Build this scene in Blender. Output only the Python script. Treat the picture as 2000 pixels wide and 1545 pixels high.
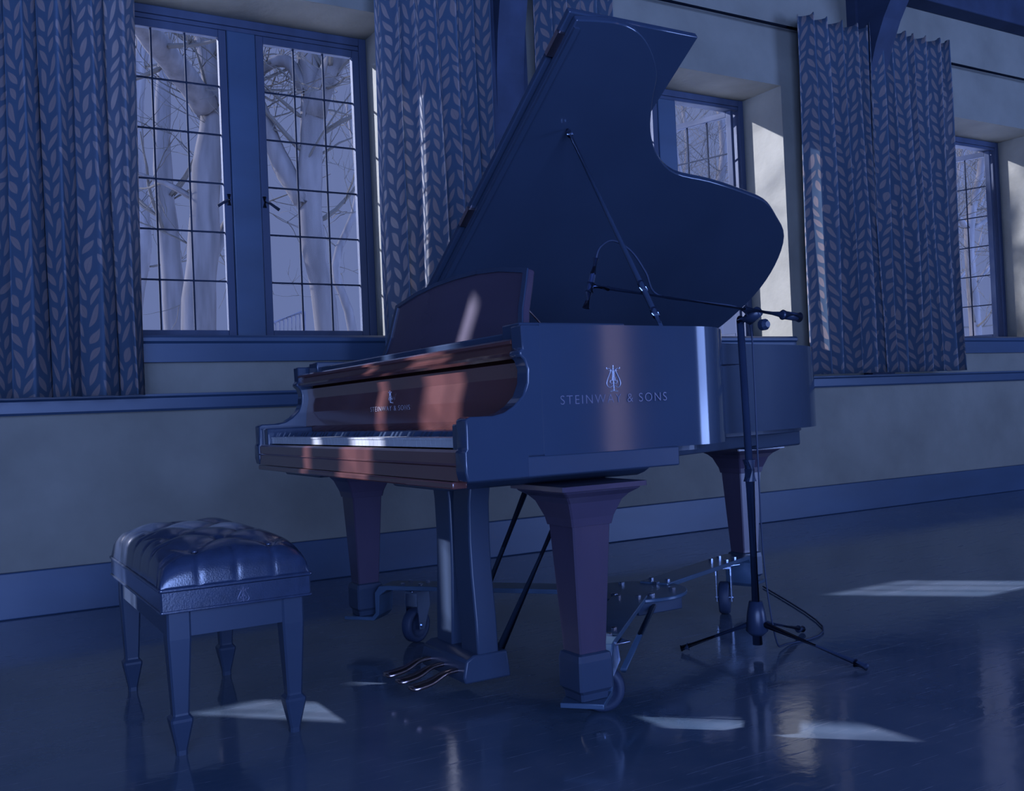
import bpy, bmesh, math, random
from mathutils import Vector, Matrix, noise
random.seed(7)
PI = math.pi
for o in list(bpy.data.objects): bpy.data.objects.remove(o)
scene = bpy.context.scene
COL = scene.collection

# ------------------------------------------------------------------ camera
cam_d = bpy.data.cameras.new('camera'); cam = bpy.data.objects.new('camera', cam_d); COL.objects.link(cam)
cam_d.sensor_width = 36.0; cam_d.lens = 36.0*1920/2000; cam_d.clip_start = 0.02; cam_d.clip_end = 300
Mc = Matrix(((0.8632, 0.0290, -0.5040), (-0.5030, -0.0357, -0.8635), (-0.0430, 0.9989, -0.0163)))
# orthonormalise
zb = Vector((Mc[0][2], Mc[1][2], Mc[2][2])).normalized()
yb = Vector((Mc[0][1], Mc[1][1], Mc[2][1])); yb = (yb - zb*yb.dot(zb)).normalized(); xb = yb.cross(zb)
cam.matrix_world = Matrix(((xb.x, yb.x, zb.x, 0), (xb.y, yb.y, zb.y, 0), (xb.z, yb.z, zb.z, 0.82), (0, 0, 0, 1)))
scene.camera = cam
vs = scene.view_settings
vs.view_transform = 'Standard'; vs.look = 'None'; vs.gamma = 1.0; vs.use_curve_mapping = False; vs.exposure = 0.0

# ------------------------------------------------------------------ sky: dim blue to the north windows, boosted behind the camera as added fill
SKY_N = (0.140, 0.182, 0.370)
SKY_FILL = (3.6, 5.6, 13.0)
w = bpy.data.worlds.new('world'); scene.world = w; w.use_nodes = True
nt = w.node_tree; nt.nodes.clear()
tc = nt.nodes.new('ShaderNodeTexCoord'); sx = nt.nodes.new('ShaderNodeSeparateXYZ')
mr = nt.nodes.new('ShaderNodeMapRange'); mr.inputs[1].default_value = 0.0; mr.inputs[2].default_value = -0.35
mr.interpolation_type = 'SMOOTHSTEP'
mx = nt.nodes.new('ShaderNodeMix'); mx.data_type = 'RGBA'
mx.inputs[6].default_value = (*SKY_N, 1); mx.inputs[7].default_value = (*SKY_FILL, 1)
bg = nt.nodes.new('ShaderNodeBackground'); wo = nt.nodes.new('ShaderNodeOutputWorld')
nt.links.new(tc.outputs['Generated'], sx.inputs[0]); nt.links.new(sx.outputs[1], mr.inputs[0])
# added glow below the horizon behind the camera, lifts the dark lid underside
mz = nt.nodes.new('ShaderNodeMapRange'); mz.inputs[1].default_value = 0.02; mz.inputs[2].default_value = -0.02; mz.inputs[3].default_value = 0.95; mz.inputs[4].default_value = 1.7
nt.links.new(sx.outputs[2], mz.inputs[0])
ms_ = nt.nodes.new('ShaderNodeMix'); ms_.data_type = 'RGBA'; ms_.blend_type = 'MULTIPLY'; ms_.inputs[0].default_value = 1.0; ms_.inputs[6].default_value = (*SKY_FILL, 1)
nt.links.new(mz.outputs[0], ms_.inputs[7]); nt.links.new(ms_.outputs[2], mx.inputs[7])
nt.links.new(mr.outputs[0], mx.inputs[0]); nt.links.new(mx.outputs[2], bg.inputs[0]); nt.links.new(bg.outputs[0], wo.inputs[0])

# ------------------------------------------------------------------ sun: low winter sun from the upper left, through the windows
sd = bpy.data.lights.new('sun', 'SUN'); sun = bpy.data.objects.new('sun', sd); COL.objects.link(sun)
sd.angle = math.radians(0.8); sd.color = (0.84, 0.85, 1.0); sd.energy = 15
sdir = Vector((0.97, -1.0, -0.64)).normalized()
sun.rotation_euler = sdir.to_track_quat('-Z', 'Y').to_euler(); sun.location = (-8, 12, 9)

# portals in unseen wall openings added behind the camera for fill light
YB = -4.0
ADDED_OPENINGS = [(-4.8, -1.6), (-1.2, 1.40), (6.00, 6.46), (8.3, 12.6)]  # openings added to let fill in; the slim one gives a piano reflection
BZ0, BZ1 = 0.05, 3.3
def portal(x0, x1, y, z0, z1, face):
    d = bpy.data.lights.new('fill_portal', 'AREA'); o = bpy.data.objects.new('fill_portal', d); COL.objects.link(o)
    d.shape = 'RECTANGLE'; d.size = x1-x0; d.size_y = z1-z0; d.cycles.is_portal = True
    o.location = ((x0+x1)/2, y, (z0+z1)/2); o.rotation_euler = (math.radians(90 if face > 0 else -90), 0, 0)
for a, b in ADDED_OPENINGS[:2]+ADDED_OPENINGS[3:]: portal(a, b, YB-0.1, BZ0, BZ1, 1)

# ------------------------------------------------------------------ helpers
def tag(o, label=None, cat=None, group=None, kind=None):
    if label: o['label'] = label
    if cat: o['category'] = cat
    if group: o['group'] = group
    if kind: o['kind'] = kind
    return o
def empty(name, loc=(0, 0, 0), rz=0.0, **k):
    o = bpy.data.objects.new(name, None); COL.objects.link(o); o.location = loc; o.rotation_euler = (0, 0, rz)
    o.empty_display_size = 0.05
    return tag(o, **k)
def wmat(p):
    if p is None: return Matrix.Identity(4)
    return wmat(p.parent) @ p.matrix_parent_inverse @ Matrix.LocRotScale(p.location, p.rotation_euler, p.scale)
def mesh(name, bm, mat, parent=None, smooth=False, bevel=0.0, seg=2, world=True):
    """link bm as one mesh object; coordinates are given in world space when parent is an unrotated empty"""
    bmesh.ops.recalc_face_normals(bm, faces=bm.faces)
    me = bpy.data.meshes.new(name); bm.to_mesh(me); bm.free()
    me.materials.append(mat)
    if smooth:
        for p in me.polygons: p.use_smooth = True
    o = bpy.data.objects.new(name, me); COL.objects.link(o)
    if parent is not None:
        o.parent = parent
        if world:
            o.matrix_parent_inverse = wmat(parent).inverted()
    if bevel > 0:
        b = o.modifiers.new('bevel', 'BEVEL'); b.width = bevel; b.segments = seg; b.limit_method = 'ANGLE'; b.angle_limit = math.radians(35)
        b.harden_normals = False
        for p in me.polygons: p.use_smooth = True
        try:
            me.set_sharp_from_angle(angle=math.radians(40))
        except Exception: pass
    return o
def B(): return bmesh.new()
def box(bm, x0, x1, y0, y1, z0, z1, M=None):
    vs_ = [bm.verts.new((x, y, z)) for x in (x0, x1) for y in (y0, y1) for z in (z0, z1)]
    if M is not None:
        for v in vs_: v.co = M @ v.co
    for f in ((0, 1, 3, 2), (4, 6, 7, 5), (0, 4, 5, 1), (2, 3, 7, 6), (0, 2, 6, 4), (1, 5, 7, 3)):
        bm.faces.new([vs_[i] for i in f])
    return bm
def prism(bm, pts, axis, a, b, M=None):
    """extrude polygon pts (2D) along axis between a and b"""
    def mk(p, t):
        if axis == 'z': v = Vector((p[0], p[1], t))
        elif axis == 'y': v = Vector((p[0], t, p[1]))
        else: v = Vector((t, p[0], p[1]))
        return bm.verts.new(M @ v if M is not None else v)
    A = [mk(p, a) for p in pts]; Bb = [mk(p, b) for p in pts]; n = len(pts)
    bm.faces.new(A[::-1]); bm.faces.new(Bb)
    for i in range(n): bm.faces.new((A[i], A[(i+1) % n], Bb[(i+1) % n], Bb[i]))
    return bm
def frame_from(d):
    d = d.normalized(); up = Vector((0, 0, 1)) if abs(d.z) < 0.95 else Vector((1, 0, 0))
    a = d.cross(up).normalized(); return a, a.cross(d).normalized()
def tube(bm, pts, rad, n=8, cap=True):
    pts = [Vector(p) for p in pts]
    if not hasattr(rad, '__len__'): rad = [rad]*len(pts)
    rings = []; a = None
    for i, p in enumerate(pts):
        d = (pts[min(i+1, len(pts)-1)] - pts[max(i-1, 0)]).normalized()
        if a is None: a, b = frame_from(d)
        else:
            a = (a - d*a.dot(d))
            if a.length < 1e-6: a, b = frame_from(d)
            a.normalize(); b = d.cross(a)
        rings.append([bm.verts.new(p + (a*math.cos(2*PI*k/n) + b*math.sin(2*PI*k/n))*rad[i]) for k in range(n)])
    for r0, r1 in zip(rings, rings[1:]):
        for k in range(n): bm.faces.new((r0[k], r0[(k+1) % n], r1[(k+1) % n], r1[k]))
    if cap: bm.faces.new(rings[0][::-1]); bm.faces.new(rings[-1])
    return bm
def loft(bm, secs, close=True):
    """secs: list of equally long point rings"""
    R = [[bm.verts.new(p) for p in s] for s in secs]; n = len(R[0])
    for r0, r1 in zip(R, R[1:]):
        for k in range(n): bm.faces.new((r0[k], r0[(k+1) % n], r1[(k+1) % n], r1[k]))
    if close: bm.faces.new(R[0][::-1]); bm.faces.new(R[-1])
    return bm
def sq(cx, cy, z, h, ch=0.0, hy=None):
    hy = hy or h
    if ch <= 0: return [(cx-h, cy-hy, z), (cx+h, cy-hy, z), (cx+h, cy+hy, z), (cx-h, cy+hy, z)]
    c = ch
    return [(cx-h+c, cy-hy, z), (cx+h-c, cy-hy, z), (cx+h, cy-hy+c, z), (cx+h, cy+hy-c, z), (cx+h-c, cy+hy, z), (cx-h+c, cy+hy, z), (cx-h, cy+hy-c, z), (cx-h, cy-hy+c, z)]
def lathe(bm, prof, c, n=24, axis='z'):
    secs = []
    for r, t in prof:
        ring = []
        for k in range(n):
            u, v = r*math.cos(2*PI*k/n), r*math.sin(2*PI*k/n)
            if axis == 'z': ring.append((c[0]+u, c[1]+v, c[2]+t))
            elif axis == 'y': ring.append((c[0]+u, c[1]+t, c[2]+v))
            else: ring.append((c[0]+t, c[1]+u, c[2]+v))
        secs.append(ring)
    return loft(bm, secs)
def smooth_poly(pts, sub=6):
    """Catmull-Rom through open points"""
    out = []; P = [pts[0]] + list(pts) + [pts[-1]]
    for i in range(1, len(P)-2):
        p0, p1, p2, p3 = [Vector(q) for q in P[i-1:i+3]]
        for k in range(sub):
            t = k/sub
            out.append(0.5*((2*p1) + (p2-p0)*t + (2*p0-5*p1+4*p2-p3)*t*t + (3*p1-p0-3*p2+p3)*t**3))
    out.append(Vector(pts[-1])); return out

# ------------------------------------------------------------------ materials
def mat(name, col, rough=0.5, spec=0.5, metal=0.0, noise_amt=0.0, nscale=8.0, bump=0.0, bscale=60.0, coat=0.0, stretch=(1, 1, 1), rvar=0.0):
    m = bpy.data.materials.new(name); m.use_nodes = True; t = m.node_tree; p = t.nodes['Principled BSDF']
    p.inputs['Base Color'].default_value = (*col, 1); p.inputs['Roughness'].default_value = rough
    p.inputs['Specular IOR Level'].default_value = spec; p.inputs['Metallic'].default_value = metal
    p.inputs['Coat Weight'].default_value = coat; p.inputs['Coat Roughness'].default_value = 0.08
    tcn = t.nodes.new('ShaderNodeTexCoord'); mp = t.nodes.new('ShaderNodeMapping'); mp.inputs['Scale'].default_value = stretch
    t.links.new(tcn.outputs['Object'], mp.inputs[0])
    nz = t.nodes.new('ShaderNodeTexNoise'); nz.inputs['Scale'].default_value = nscale; nz.inputs['Detail'].default_value = 6
    t.links.new(mp.outputs[0], nz.inputs[0])
    if noise_amt > 0:
        r = t.nodes.new('ShaderNodeMapRange'); r.inputs[1].default_value = 0.3; r.inputs[2].default_value = 0.7
        r.inputs[3].default_value = 1-noise_amt; r.inputs[4].default_value = 1+noise_amt
        mm = t.nodes.new('ShaderNodeMix'); mm.data_type = 'RGBA'; mm.blend_type = 'MULTIPLY'; mm.inputs[0].default_value = 1
        mm.inputs[6].default_value = (*col, 1)
        t.links.new(nz.outputs['Fac'], r.inputs[0]); t.links.new(r.outputs[0], mm.inputs[7]); t.links.new(mm.outputs[2], p.inputs['Base Color'])
    if rvar > 0:
        r2 = t.nodes.new('ShaderNodeMapRange'); r2.inputs[1].default_value = 0.3; r2.inputs[2].default_value = 0.7
        r2.inputs[3].default_value = max(0.02, rough-rvar); r2.inputs[4].default_value = rough+rvar
        t.links.new(nz.outputs['Fac'], r2.inputs[0]); t.links.new(r2.outputs[0], p.inputs['Roughness'])
    if bump > 0:
        n2 = t.nodes.new('ShaderNodeTexNoise'); n2.inputs['Scale'].default_value = bscale; n2.inputs['Detail'].default_value = 5
        bp = t.nodes.new('ShaderNodeBump'); bp.inputs['Strength'].default_value = bump; bp.inputs['Distance'].default_value = 0.01
        t.links.new(mp.outputs[0], n2.inputs[0]); t.links.new(n2.outputs['Fac'], bp.inputs['Height']); t.links.new(bp.outputs[0], p.inputs['Normal'])
    return m
EBONY = (0.026, 0.040, 0.070)
M_wall = mat('plaster', (0.165, 0.165, 0.145), 0.85, 0.2, noise_amt=0.14, nscale=3.0, bump=0.35, bscale=18)
M_trimdark = mat('dark_painted_timber', (0.030, 0.056, 0.105), 0.4, 0.4, noise_amt=0.15, nscale=5, stretch=(0.3, 1, 1))
M_beam = mat('dark_beam_timber', (0.024, 0.036, 0.070), 0.7, 0.2, noise_amt=0.2, nscale=6, stretch=(1, 0.2, 1))
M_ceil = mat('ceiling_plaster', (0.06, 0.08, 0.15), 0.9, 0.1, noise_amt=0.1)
M_frame = mat('window_frame_paint', (0.036, 0.050, 0.090), 0.6, 0.2, noise_amt=0.2, nscale=7, stretch=(1, 1, 0.15))
M_lead = mat('lead_came', (0.014, 0.020, 0.036), 0.8, 0.1, noise_amt=0.2)
M_ebony = mat('polished_ebony', EBONY, 0.09, 0.45, noise_amt=0.06, nscale=3)
M_satin = mat('satin_ebony', EBONY, 0.32, 0.3, noise_amt=0.06, nscale=3)
M_wood = mat('red_brown_mahogany_ebony', (0.088, 0.034, 0.030), 0.16, 0.5, noise_amt=0.10, nscale=14, stretch=(1, 0.15, 1), coat=0.6)  # single even red-brown base colour
M_desk = mat('desk_ebony_over_mahogany', (0.048, 0.036, 0.058), 0.2, 0.4, noise_amt=0.08, nscale=12, stretch=(1, 0.2, 1))
M_white = mat('key_ivory', (0.36, 0.38, 0.40), 0.3, 0.4, noise_amt=0.03)
M_leather = mat('bench_leather', (0.020, 0.032, 0.065), 0.19, 0.9, noise_amt=0.15, nscale=30, bump=0.05, bscale=260)
M_bronze = mat('brass_metal', (0.55, 0.42, 0.40), 0.28, 0.5, metal=1.0, noise_amt=0.15)
M_steel = mat('chromed_steel', (0.42, 0.50, 0.66), 0.25, 0.5, metal=1.0, noise_amt=0.1)
M_dolly = mat('dolly_blue_grey_steel', (0.038, 0.068, 0.115), 0.28, 0.6, noise_amt=0.15, nscale=10)
M_rubber = mat('caster_rubber', (0.020, 0.032, 0.065), 0.55, 0.3, noise_amt=0.1)
M_black = mat('stand_black_paint', (0.018, 0.029, 0.060), 0.35, 0.4, noise_amt=0.1)
M_letter = mat('inlaid_lettering', (0.36, 0.37, 0.44), 0.35, 0.5, metal=0.5, noise_amt=0.05)
M_letdim = mat('inlaid_lettering_thin', (0.16, 0.165, 0.24), 0.35, 0.5, metal=0.6, noise_amt=0.05)
M_gold = mat('piano_iron_plate', (0.16, 0.12, 0.10), 0.45, 0.5, metal=0.5, noise_amt=0.1)
M_string = mat('string_steel', (0.25, 0.27, 0.33), 0.3, 0.5, metal=1.0, noise_amt=0.05)
M_felt = mat('damper_felt', (0.05, 0.06, 0.12), 0.9, 0.1, noise_amt=0.1)
M_bark = mat('grey_bark', (0.044, 0.040, 0.040), 0.9, 0.1, noise_amt=0.3, nscale=9, stretch=(1, 1, 0.15), bump=0.5, bscale=12)
M_twig = mat('winter_twig_bark', (0.034, 0.030, 0.026), 0.9, 0.1, noise_amt=0.1)
M_ground = mat('white_bounce_ground', (0.85, 0.86, 0.90), 0.95, 0.1, noise_amt=0.3, nscale=1.5)  # unseen ground made white to bounce light onto the window soffits
M_porch = mat('porch_timber', (0.035, 0.035, 0.045), 0.8, 0.2, noise_amt=0.15)

def glass_mat():
    m = bpy.data.materials.new('window_glass'); m.use_nodes = True; t = m.node_tree; t.nodes.clear()
    tr = t.nodes.new('ShaderNodeBsdfTransparent'); tr.inputs[0].default_value = (0.97, 0.98, 1, 1)
    gl = t.nodes.new('ShaderNodeBsdfGlossy'); gl.inputs['Roughness'].default_value = 0.03
    nz = t.nodes.new('ShaderNodeTexNoise'); nz.inputs['Scale'].default_value = 2.5
    bp = t.nodes.new('ShaderNodeBump'); bp.inputs['Strength'].default_value = 0.05
    t.links.new(nz.outputs['Fac'], bp.inputs['Height']); t.links.new(bp.outputs[0], gl.inputs['Normal'])
    mixn = t.nodes.new('ShaderNodeMixShader'); mixn.inputs[0].default_value = 0.005
    o = t.nodes.new('ShaderNodeOutputMaterial')
    t.links.new(tr.outputs[0], mixn.inputs[1]); t.links.new(gl.outputs[0], mixn.inputs[2]); t.links.new(mixn.outputs[0], o.inputs[0])
    return m
M_glass = glass_mat()

def floor_mat():
    m = bpy.data.materials.new('worn_linoleum'); m.use_nodes = True; t = m.node_tree; p = t.nodes['Principled BSDF']
    L = t.links.new; N = t.nodes.new
    tcn = N('ShaderNodeTexCoord')
    n1 = N('ShaderNodeTexNoise'); n1.inputs['Scale'].default_value = 1.6; n1.inputs['Detail'].default_value = 8; n1.inputs['Roughness'].default_value = 0.65
    L(tcn.outputs['Object'], n1.inputs[0])
    cr = N('ShaderNodeValToRGB'); cr.color_ramp.elements[0].position = 0.32; cr.color_ramp.elements[0].color = (0.046, 0.080, 0.125, 1)
    cr.color_ramp.elements[1].position = 0.68; cr.color_ramp.elements[1].color = (0.115, 0.138, 0.180, 1)
    L(n1.outputs['Fac'], cr.inputs[0])
    # fine scratches: thin bright lines from stretched, rotated noise
    last = cr.outputs[0]; masks = []
    for ang, sc in ((0.4, 1.0), (1.3, 1.6), (2.3, 1.2), (-0.5, 1.4), (0.9, 2.0)):
        mp = N('ShaderNodeMapping'); mp.inputs['Rotation'].default_value = (0, 0, ang); mp.inputs['Scale'].default_value = (2.6*sc, 55*sc, 1)
        ns = N('ShaderNodeTexNoise'); ns.inputs['Scale'].default_value = 1.0; ns.inputs['Detail'].default_value = 2; ns.inputs['Distortion'].default_value = 1.1
        L(tcn.outputs['Object'], mp.inputs[0]); L(mp.outputs[0], ns.inputs[0])
        rr = N('ShaderNodeMapRange'); rr.inputs[1].default_value = 0.67; rr.inputs[2].default_value = 0.76
        L(ns.outputs['Fac'], rr.inputs[0]); masks.append(rr.outputs[0])
    s = masks[0]
    for q in masks[1:]:
        a = N('ShaderNodeMath'); a.operation = 'MAXIMUM'; L(s, a.inputs[0]); L(q, a.inputs[1]); s = a.outputs[0]
    mm = N('ShaderNodeMix'); mm.data_type = 'RGBA'; mm.inputs[7].default_value = (0.16, 0.18, 0.24, 1)
    sc_ = N('ShaderNodeMath'); sc_.operation = 'MULTIPLY'; sc_.inputs[1].default_value = 0.45; L(s, sc_.inputs[0])
    L(sc_.outputs[0], mm.inputs[0]); L(last, mm.inputs[6]); L(mm.outputs[2], p.inputs['Base Color'])
    r = N('ShaderNodeMapRange'); r.inputs[1].default_value = 0.3; r.inputs[2].default_value = 0.7; r.inputs[3].default_value = 0.05; r.inputs[4].default_value = 0.16
    L(n1.outputs['Fac'], r.inputs[0])
    ra = N('ShaderNodeMath'); ra.operation = 'MULTIPLY_ADD'; ra.inputs[1].default_value = 0.25; L(s, ra.inputs[0]); L(r.outputs[0], ra.inputs[2])
    L(ra.outputs[0], p.inputs['Roughness']); p.inputs['Specular IOR Level'].default_value = 0.6
    nb = N('ShaderNodeTexNoise'); nb.inputs['Scale'].default_value = 22; nb.inputs['Detail'].default_value = 4; L(tcn.outputs['Object'], nb.inputs[0])
    bp = N('ShaderNodeBump'); bp.inputs['Strength'].default_value = 0.10; bp.inputs['Distance'].default_value = 0.004
    L(nb.outputs['Fac'], bp.inputs['Height']); L(bp.outputs[0], p.inputs['Normal'])
    return m
M_floor = floor_mat()

def curtain_mat():
    m = bpy.data.materials.new('leaf_patterned_cloth'); m.use_nodes = True; t = m.node_tree; t.nodes.clear()
    L = t.links.new; N = t.nodes.new
    def mth(op, a, b=None, c=None):
        n = N('ShaderNodeMath'); n.operation = op
        for i, v in enumerate((a, b, c)):
            if v is None: continue
            if isinstance(v, (int, float)): n.inputs[i].default_value = v
            else: L(v, n.inputs[i])
        return n.outputs[0]
    uv = N('ShaderNodeUVMap'); uv.uv_map = 'UVMap'
    nz = N('ShaderNodeTexNoise'); nz.inputs['Scale'].default_value = 4.0; nz.inputs['Detail'].default_value = 1; L(uv.outputs[0], nz.inputs[0])
    sc = N('ShaderNodeVectorMath'); sc.operation = 'MULTIPLY_ADD'; sc.inputs[1].default_value = (0.12, 0.14, 0); L(nz.outputs['Color'], sc.inputs[0]); L(uv.outputs[0], sc.inputs[2])
    sp = N('ShaderNodeSeparateXYZ'); L(sc.outputs[0], sp.inputs[0])
    CW, CH = 0.135, 0.082
    u = mth('DIVIDE', sp.outputs[0], CW); v = mth('DIVIDE', sp.outputs[1], CH)
    col = mth('FLOOR', u); fu = mth('SUBTRACT', mth('FRACT', u), 0.5)
    side = mth('GREATER_THAN', fu, 0.0); a = mth('ABSOLUTE', fu)
    v2 = mth('ADD', mth('ADD', v, mth('MULTIPLY', col, 0.37)), mth('MULTIPLY', side, 0.45))
    fv = mth('SUBTRACT', mth('FRACT', v2), 0.5)
    px = mth('MULTIPLY', mth('SUBTRACT', a, 0.25), CW); py = mth('MULTIPLY', fv, CH)
    c_, s_ = 0.52, 0.85
    tt = mth('ADD', mth('MULTIPLY', px, c_), mth('MULTIPLY', py, s_)); nn = mth('SUBTRACT', mth('MULTIPLY', py, c_), mth('MULTIPLY', px, s_))
    q = mth('DIVIDE', tt, 0.047); wd = mth('MULTIPLY', mth('SUBTRACT', 1.0, mth('MULTIPLY', q, q)), 0.0175)
    leaf = N('ShaderNodeMapRange'); leaf.inputs[1].default_value = 0.0; leaf.inputs[2].default_value = 0.003
    L(mth('SUBTRACT', wd, mth('ABSOLUTE', nn)), leaf.inputs[0])
    rib = mth('LESS_THAN', mth('ABSOLUTE', nn), 0.0012)
    msk = mth('MULTIPLY', leaf.outputs[0], mth('SUBTRACT', 1.0, mth('MULTIPLY', rib, 0.25)))
    mixc = N('ShaderNodeMix'); mixc.data_type = 'RGBA'; mixc.inputs[6].default_value = (0.070, 0.115, 0.180, 1); mixc.inputs[7].default_value = (0.240, 0.195, 0.200, 1)
    L(msk, mixc.inputs[0])
    d = N('ShaderNodeBsdfPrincipled'); d.inputs['Roughness'].default_value = 0.85; d.inputs['Specular IOR Level'].default_value = 0.15; L(mixc.outputs[2], d.inputs['Base Color'])
    mixt = N('ShaderNodeMix'); mixt.data_type = 'RGBA'; mixt.inputs[6].default_value = (0.45, 0.48, 0.55, 1); mixt.inputs[7].default_value = (0.90, 0.90, 0.90, 1); L(msk, mixt.inputs[0])
    tr = N('ShaderNodeBsdfTranslucent'); L(mixt.outputs[2], tr.inputs[0])
    ms = N('ShaderNodeMixShader'); ms.inputs[0].default_value = 0.42; o = N('ShaderNodeOutputMaterial')
    L(d.outputs[0], ms.inputs[1]); L(tr.outputs[0], ms.inputs[2]); L(ms.outputs[0], o.inputs[0])
    return m
M_curtain = curtain_mat()

# ------------------------------------------------------------------ room shell
XL, XR, YW, YO, CZ = -5.0, 13.0, 4.9, 5.36, 4.25
SILL, HEAD = 1.25, 3.01
def wall_with_openings(y0, y1, ops, z0, z1):
    bm = B(); x = XL-0.2
    for a, b in ops:
        box(bm, x, a, y0, y1, -0.02, CZ)
        box(bm, a, b, y0, y1, -0.02, z0); box(bm, a, b, y0, y1, z1, CZ); x = b
    box(bm, x, XR+0.2, y0, y1, -0.02, CZ); return bm
OPEN = [(-2.08, -0.68), (0.75, 2.20), (3.68, 5.135), (6.74, 8.17)]
mesh('wall_back', wall_with_openings(YW, YO, OPEN, SILL, HEAD), M_wall)['kind'] = 'structure'
mesh('wall_front', wall_with_openings(YB-0.2, YB, ADDED_OPENINGS, BZ0, BZ1), M_wall)['kind'] = 'structure'
mesh('wall_left', box(B(), XL-0.2, XL, YB-0.2, YO, -0.02, CZ), M_wall)['kind'] = 'structure'
mesh('wall_right', box(B(), XR, XR+0.2, YB-0.2, YO, -0.02, CZ), M_wall)['kind'] = 'structure'
mesh('floor', box(B(), XL, XR, YB, YW, -0.06, 0), M_floor)['kind'] = 'structure'
mesh('ceiling', box(B(), XL, XR, YB, YW, CZ, CZ+0.1), M_ceil)['kind'] = 'structure'
def struct(name, bm, m, label=None, bevel=0.0, cat=None, parent=None):
    o = mesh(name, bm, m, parent, bevel=bevel)
    if parent is None: o['kind'] = 'structure'
    if label: o['label'] = label
    if cat: o['category'] = cat
    return o
struct('baseboard_back', box(B(), XL, XR, YW-0.03, YW, 0, 0.205), M_trimdark, 'dark blue baseboard along the foot of the window wall', 0.006)
# chair rail: moulded profile
pr = [(YW, 0.895), (YW-0.035, 0.895), (YW-0.045, 0.905), (YW-0.045, 0.955), (YW-0.06, 0.965), (YW-0.06, 0.975), (YW, 0.975)]
struct('trim_1', prism(B(), pr, 'x', XL, XR), M_trimdark, 'dark horizontal chair rail below the windows')
struct('trim_2', box(B(), XL, XR, YW-0.16, YW, 3.80, CZ), M_beam, 'dark timber wall plate under the ceiling', 0.01)
k = 3
for bx in (2.89, 5.96, 9.0):
    bm = box(B(), bx-0.14, bx+0.14, YB, YW, 3.90, CZ)
    struct('trim_%d' % k, bm, M_beam, 'dark timber ceiling beam with wall post and curved brace', 0.012); k += 1
    bm = box(B(), bx-0.12, bx+0.12, YW-0.08, YW, 0.975, 3.9)
    # curved brace
    n = 10; outer = []; inner = []
    for i in range(n+1):
        a = (PI/2)*i/n
        outer.append((YW-0.08-0.75*(1-math.cos(a)), 2.55+1.35*math.sin(a)))
        inner.append((YW-0.10-1.05*(1-math.cos(a))-0.0, 2.35+1.55*math.sin(a)))
    prism(bm, [(YW-0.07, 2.55)] + outer + [(YW-0.07, 3.9)], 'x', bx-0.09, bx+0.09)
    struct('trim_%d' % k, bm, M_beam, 'dark curved timber brace on a wall post between two curtains', 0.0); k += 1

def blind_mat():
    m = bpy.data.materials.new('reflection_cloth'); m.use_nodes = True; t = m.node_tree; t.nodes.clear()
    tr = t.nodes.new('ShaderNodeBsdfTranslucent'); wv = t.nodes.new('ShaderNodeTexWave'); wv.inputs['Scale'].default_value = 4; wv.inputs['Distortion'].default_value = 1.5
    tcn = t.nodes.new('ShaderNodeTexCoord'); t.links.new(tcn.outputs['Object'], wv.inputs[0])
    cr = t.nodes.new('ShaderNodeValToRGB'); cr.color_ramp.elements[0].color = (0.44, 0.29, 0.18, 1); cr.color_ramp.elements[1].color = (0.85, 0.60, 0.42, 1)
    t.links.new(wv.outputs['Fac'], cr.inputs[0]); t.links.new(cr.outputs[0], tr.inputs[0])
    o = t.nodes.new('ShaderNodeOutputMaterial'); t.links.new(tr.outputs[0], o.inputs[0]); return m
o = mesh('reflection_blind', box(B(), ADDED_OPENINGS[2][0]-0.005, ADDED_OPENINGS[2][1]+0.005, YB-0.10, YB-0.096, BZ0-0.005, BZ1+0.005), blind_mat())  # unseen blind added to tint and dim the strip reflected on the piano
tag(o, 'added unseen pink cloth blind, makes the strip reflected in the piano side', 'blind')
# ------------------------------------------------------------------ windows
YG = 5.30
def lattice(bm, x0, x1, z0, z1, cols, rows, y, M=None, r=0.0045):
    for i in range(1, cols):
        x = x0+(x1-x0)*i/cols; box(bm, x-r, x+r, y-0.005, y+0.005, z0, z1, M)
    for j in range(1, rows):
        z = z0+(z1-z0)*j/rows; box(bm, x0, x1, y-0.0047, y+0.0047, z-r, z+r, M)
def casement(par, x0, x1, z0, z1, hinge=None, ang=0.0, latch_side=1):
    """one hinged sash: stiles and rails, leaded lattice, pane, latch"""
    M = Matrix.Identity(4)
    if hinge is not None:
        M = Matrix.Translation((hinge, YG+0.03, 0)) @ Matrix.Rotation(ang, 4, 'Z') @ Matrix.Translation((-hinge, -(YG+0.03), 0))
    s = 0.042; bm = B()
    box(bm, x0, x0+s, YG-0.018, YG+0.018, z0, z1, M); box(bm, x1-s, x1, YG-0.018, YG+0.018, z0, z1, M)
    box(bm, x0+s, x1-s, YG-0.018, YG+0.018, z0, z0+s, M); box(bm, x0+s, x1-s, YG-0.018, YG+0.018, z1-s, z1, M)
    c = mesh('casement', bm, M_frame, par, bevel=0.003)
    bm = B(); lattice(bm, x0+s, x1-s, z0+s, z1-s, 3, 6, YG, M); mesh('lead_lattice', bm, M_lead, c)
    bm = box(B(), x0+s, x1-s, YG-0.0015, YG+0.0015, z0+s, z1-s, M); mesh('glass', bm, M_glass, c)
    bm = B(); xl = x1-0.016 if latch_side > 0 else x0+0.016; zl = 2.02; d = 1 if latch_side > 0 else -1
    tube(bm, [M @ Vector((xl, YG-0.02, zl-0.03)), M @ Vector((xl, YG-0.02, zl+0.03))], 0.011, 8)
    tube(bm, [M @ Vector((xl, YG-0.03, zl)), M @ Vector((xl-d*0.02, YG-0.05, zl-0.01)), M @ Vector((xl-d*0.07, YG-0.055, zl-0.045))], [0.006, 0.007, 0.009], 8)
    mesh('latch', bm, M_lead, c, smooth=True)
    return c
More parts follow.
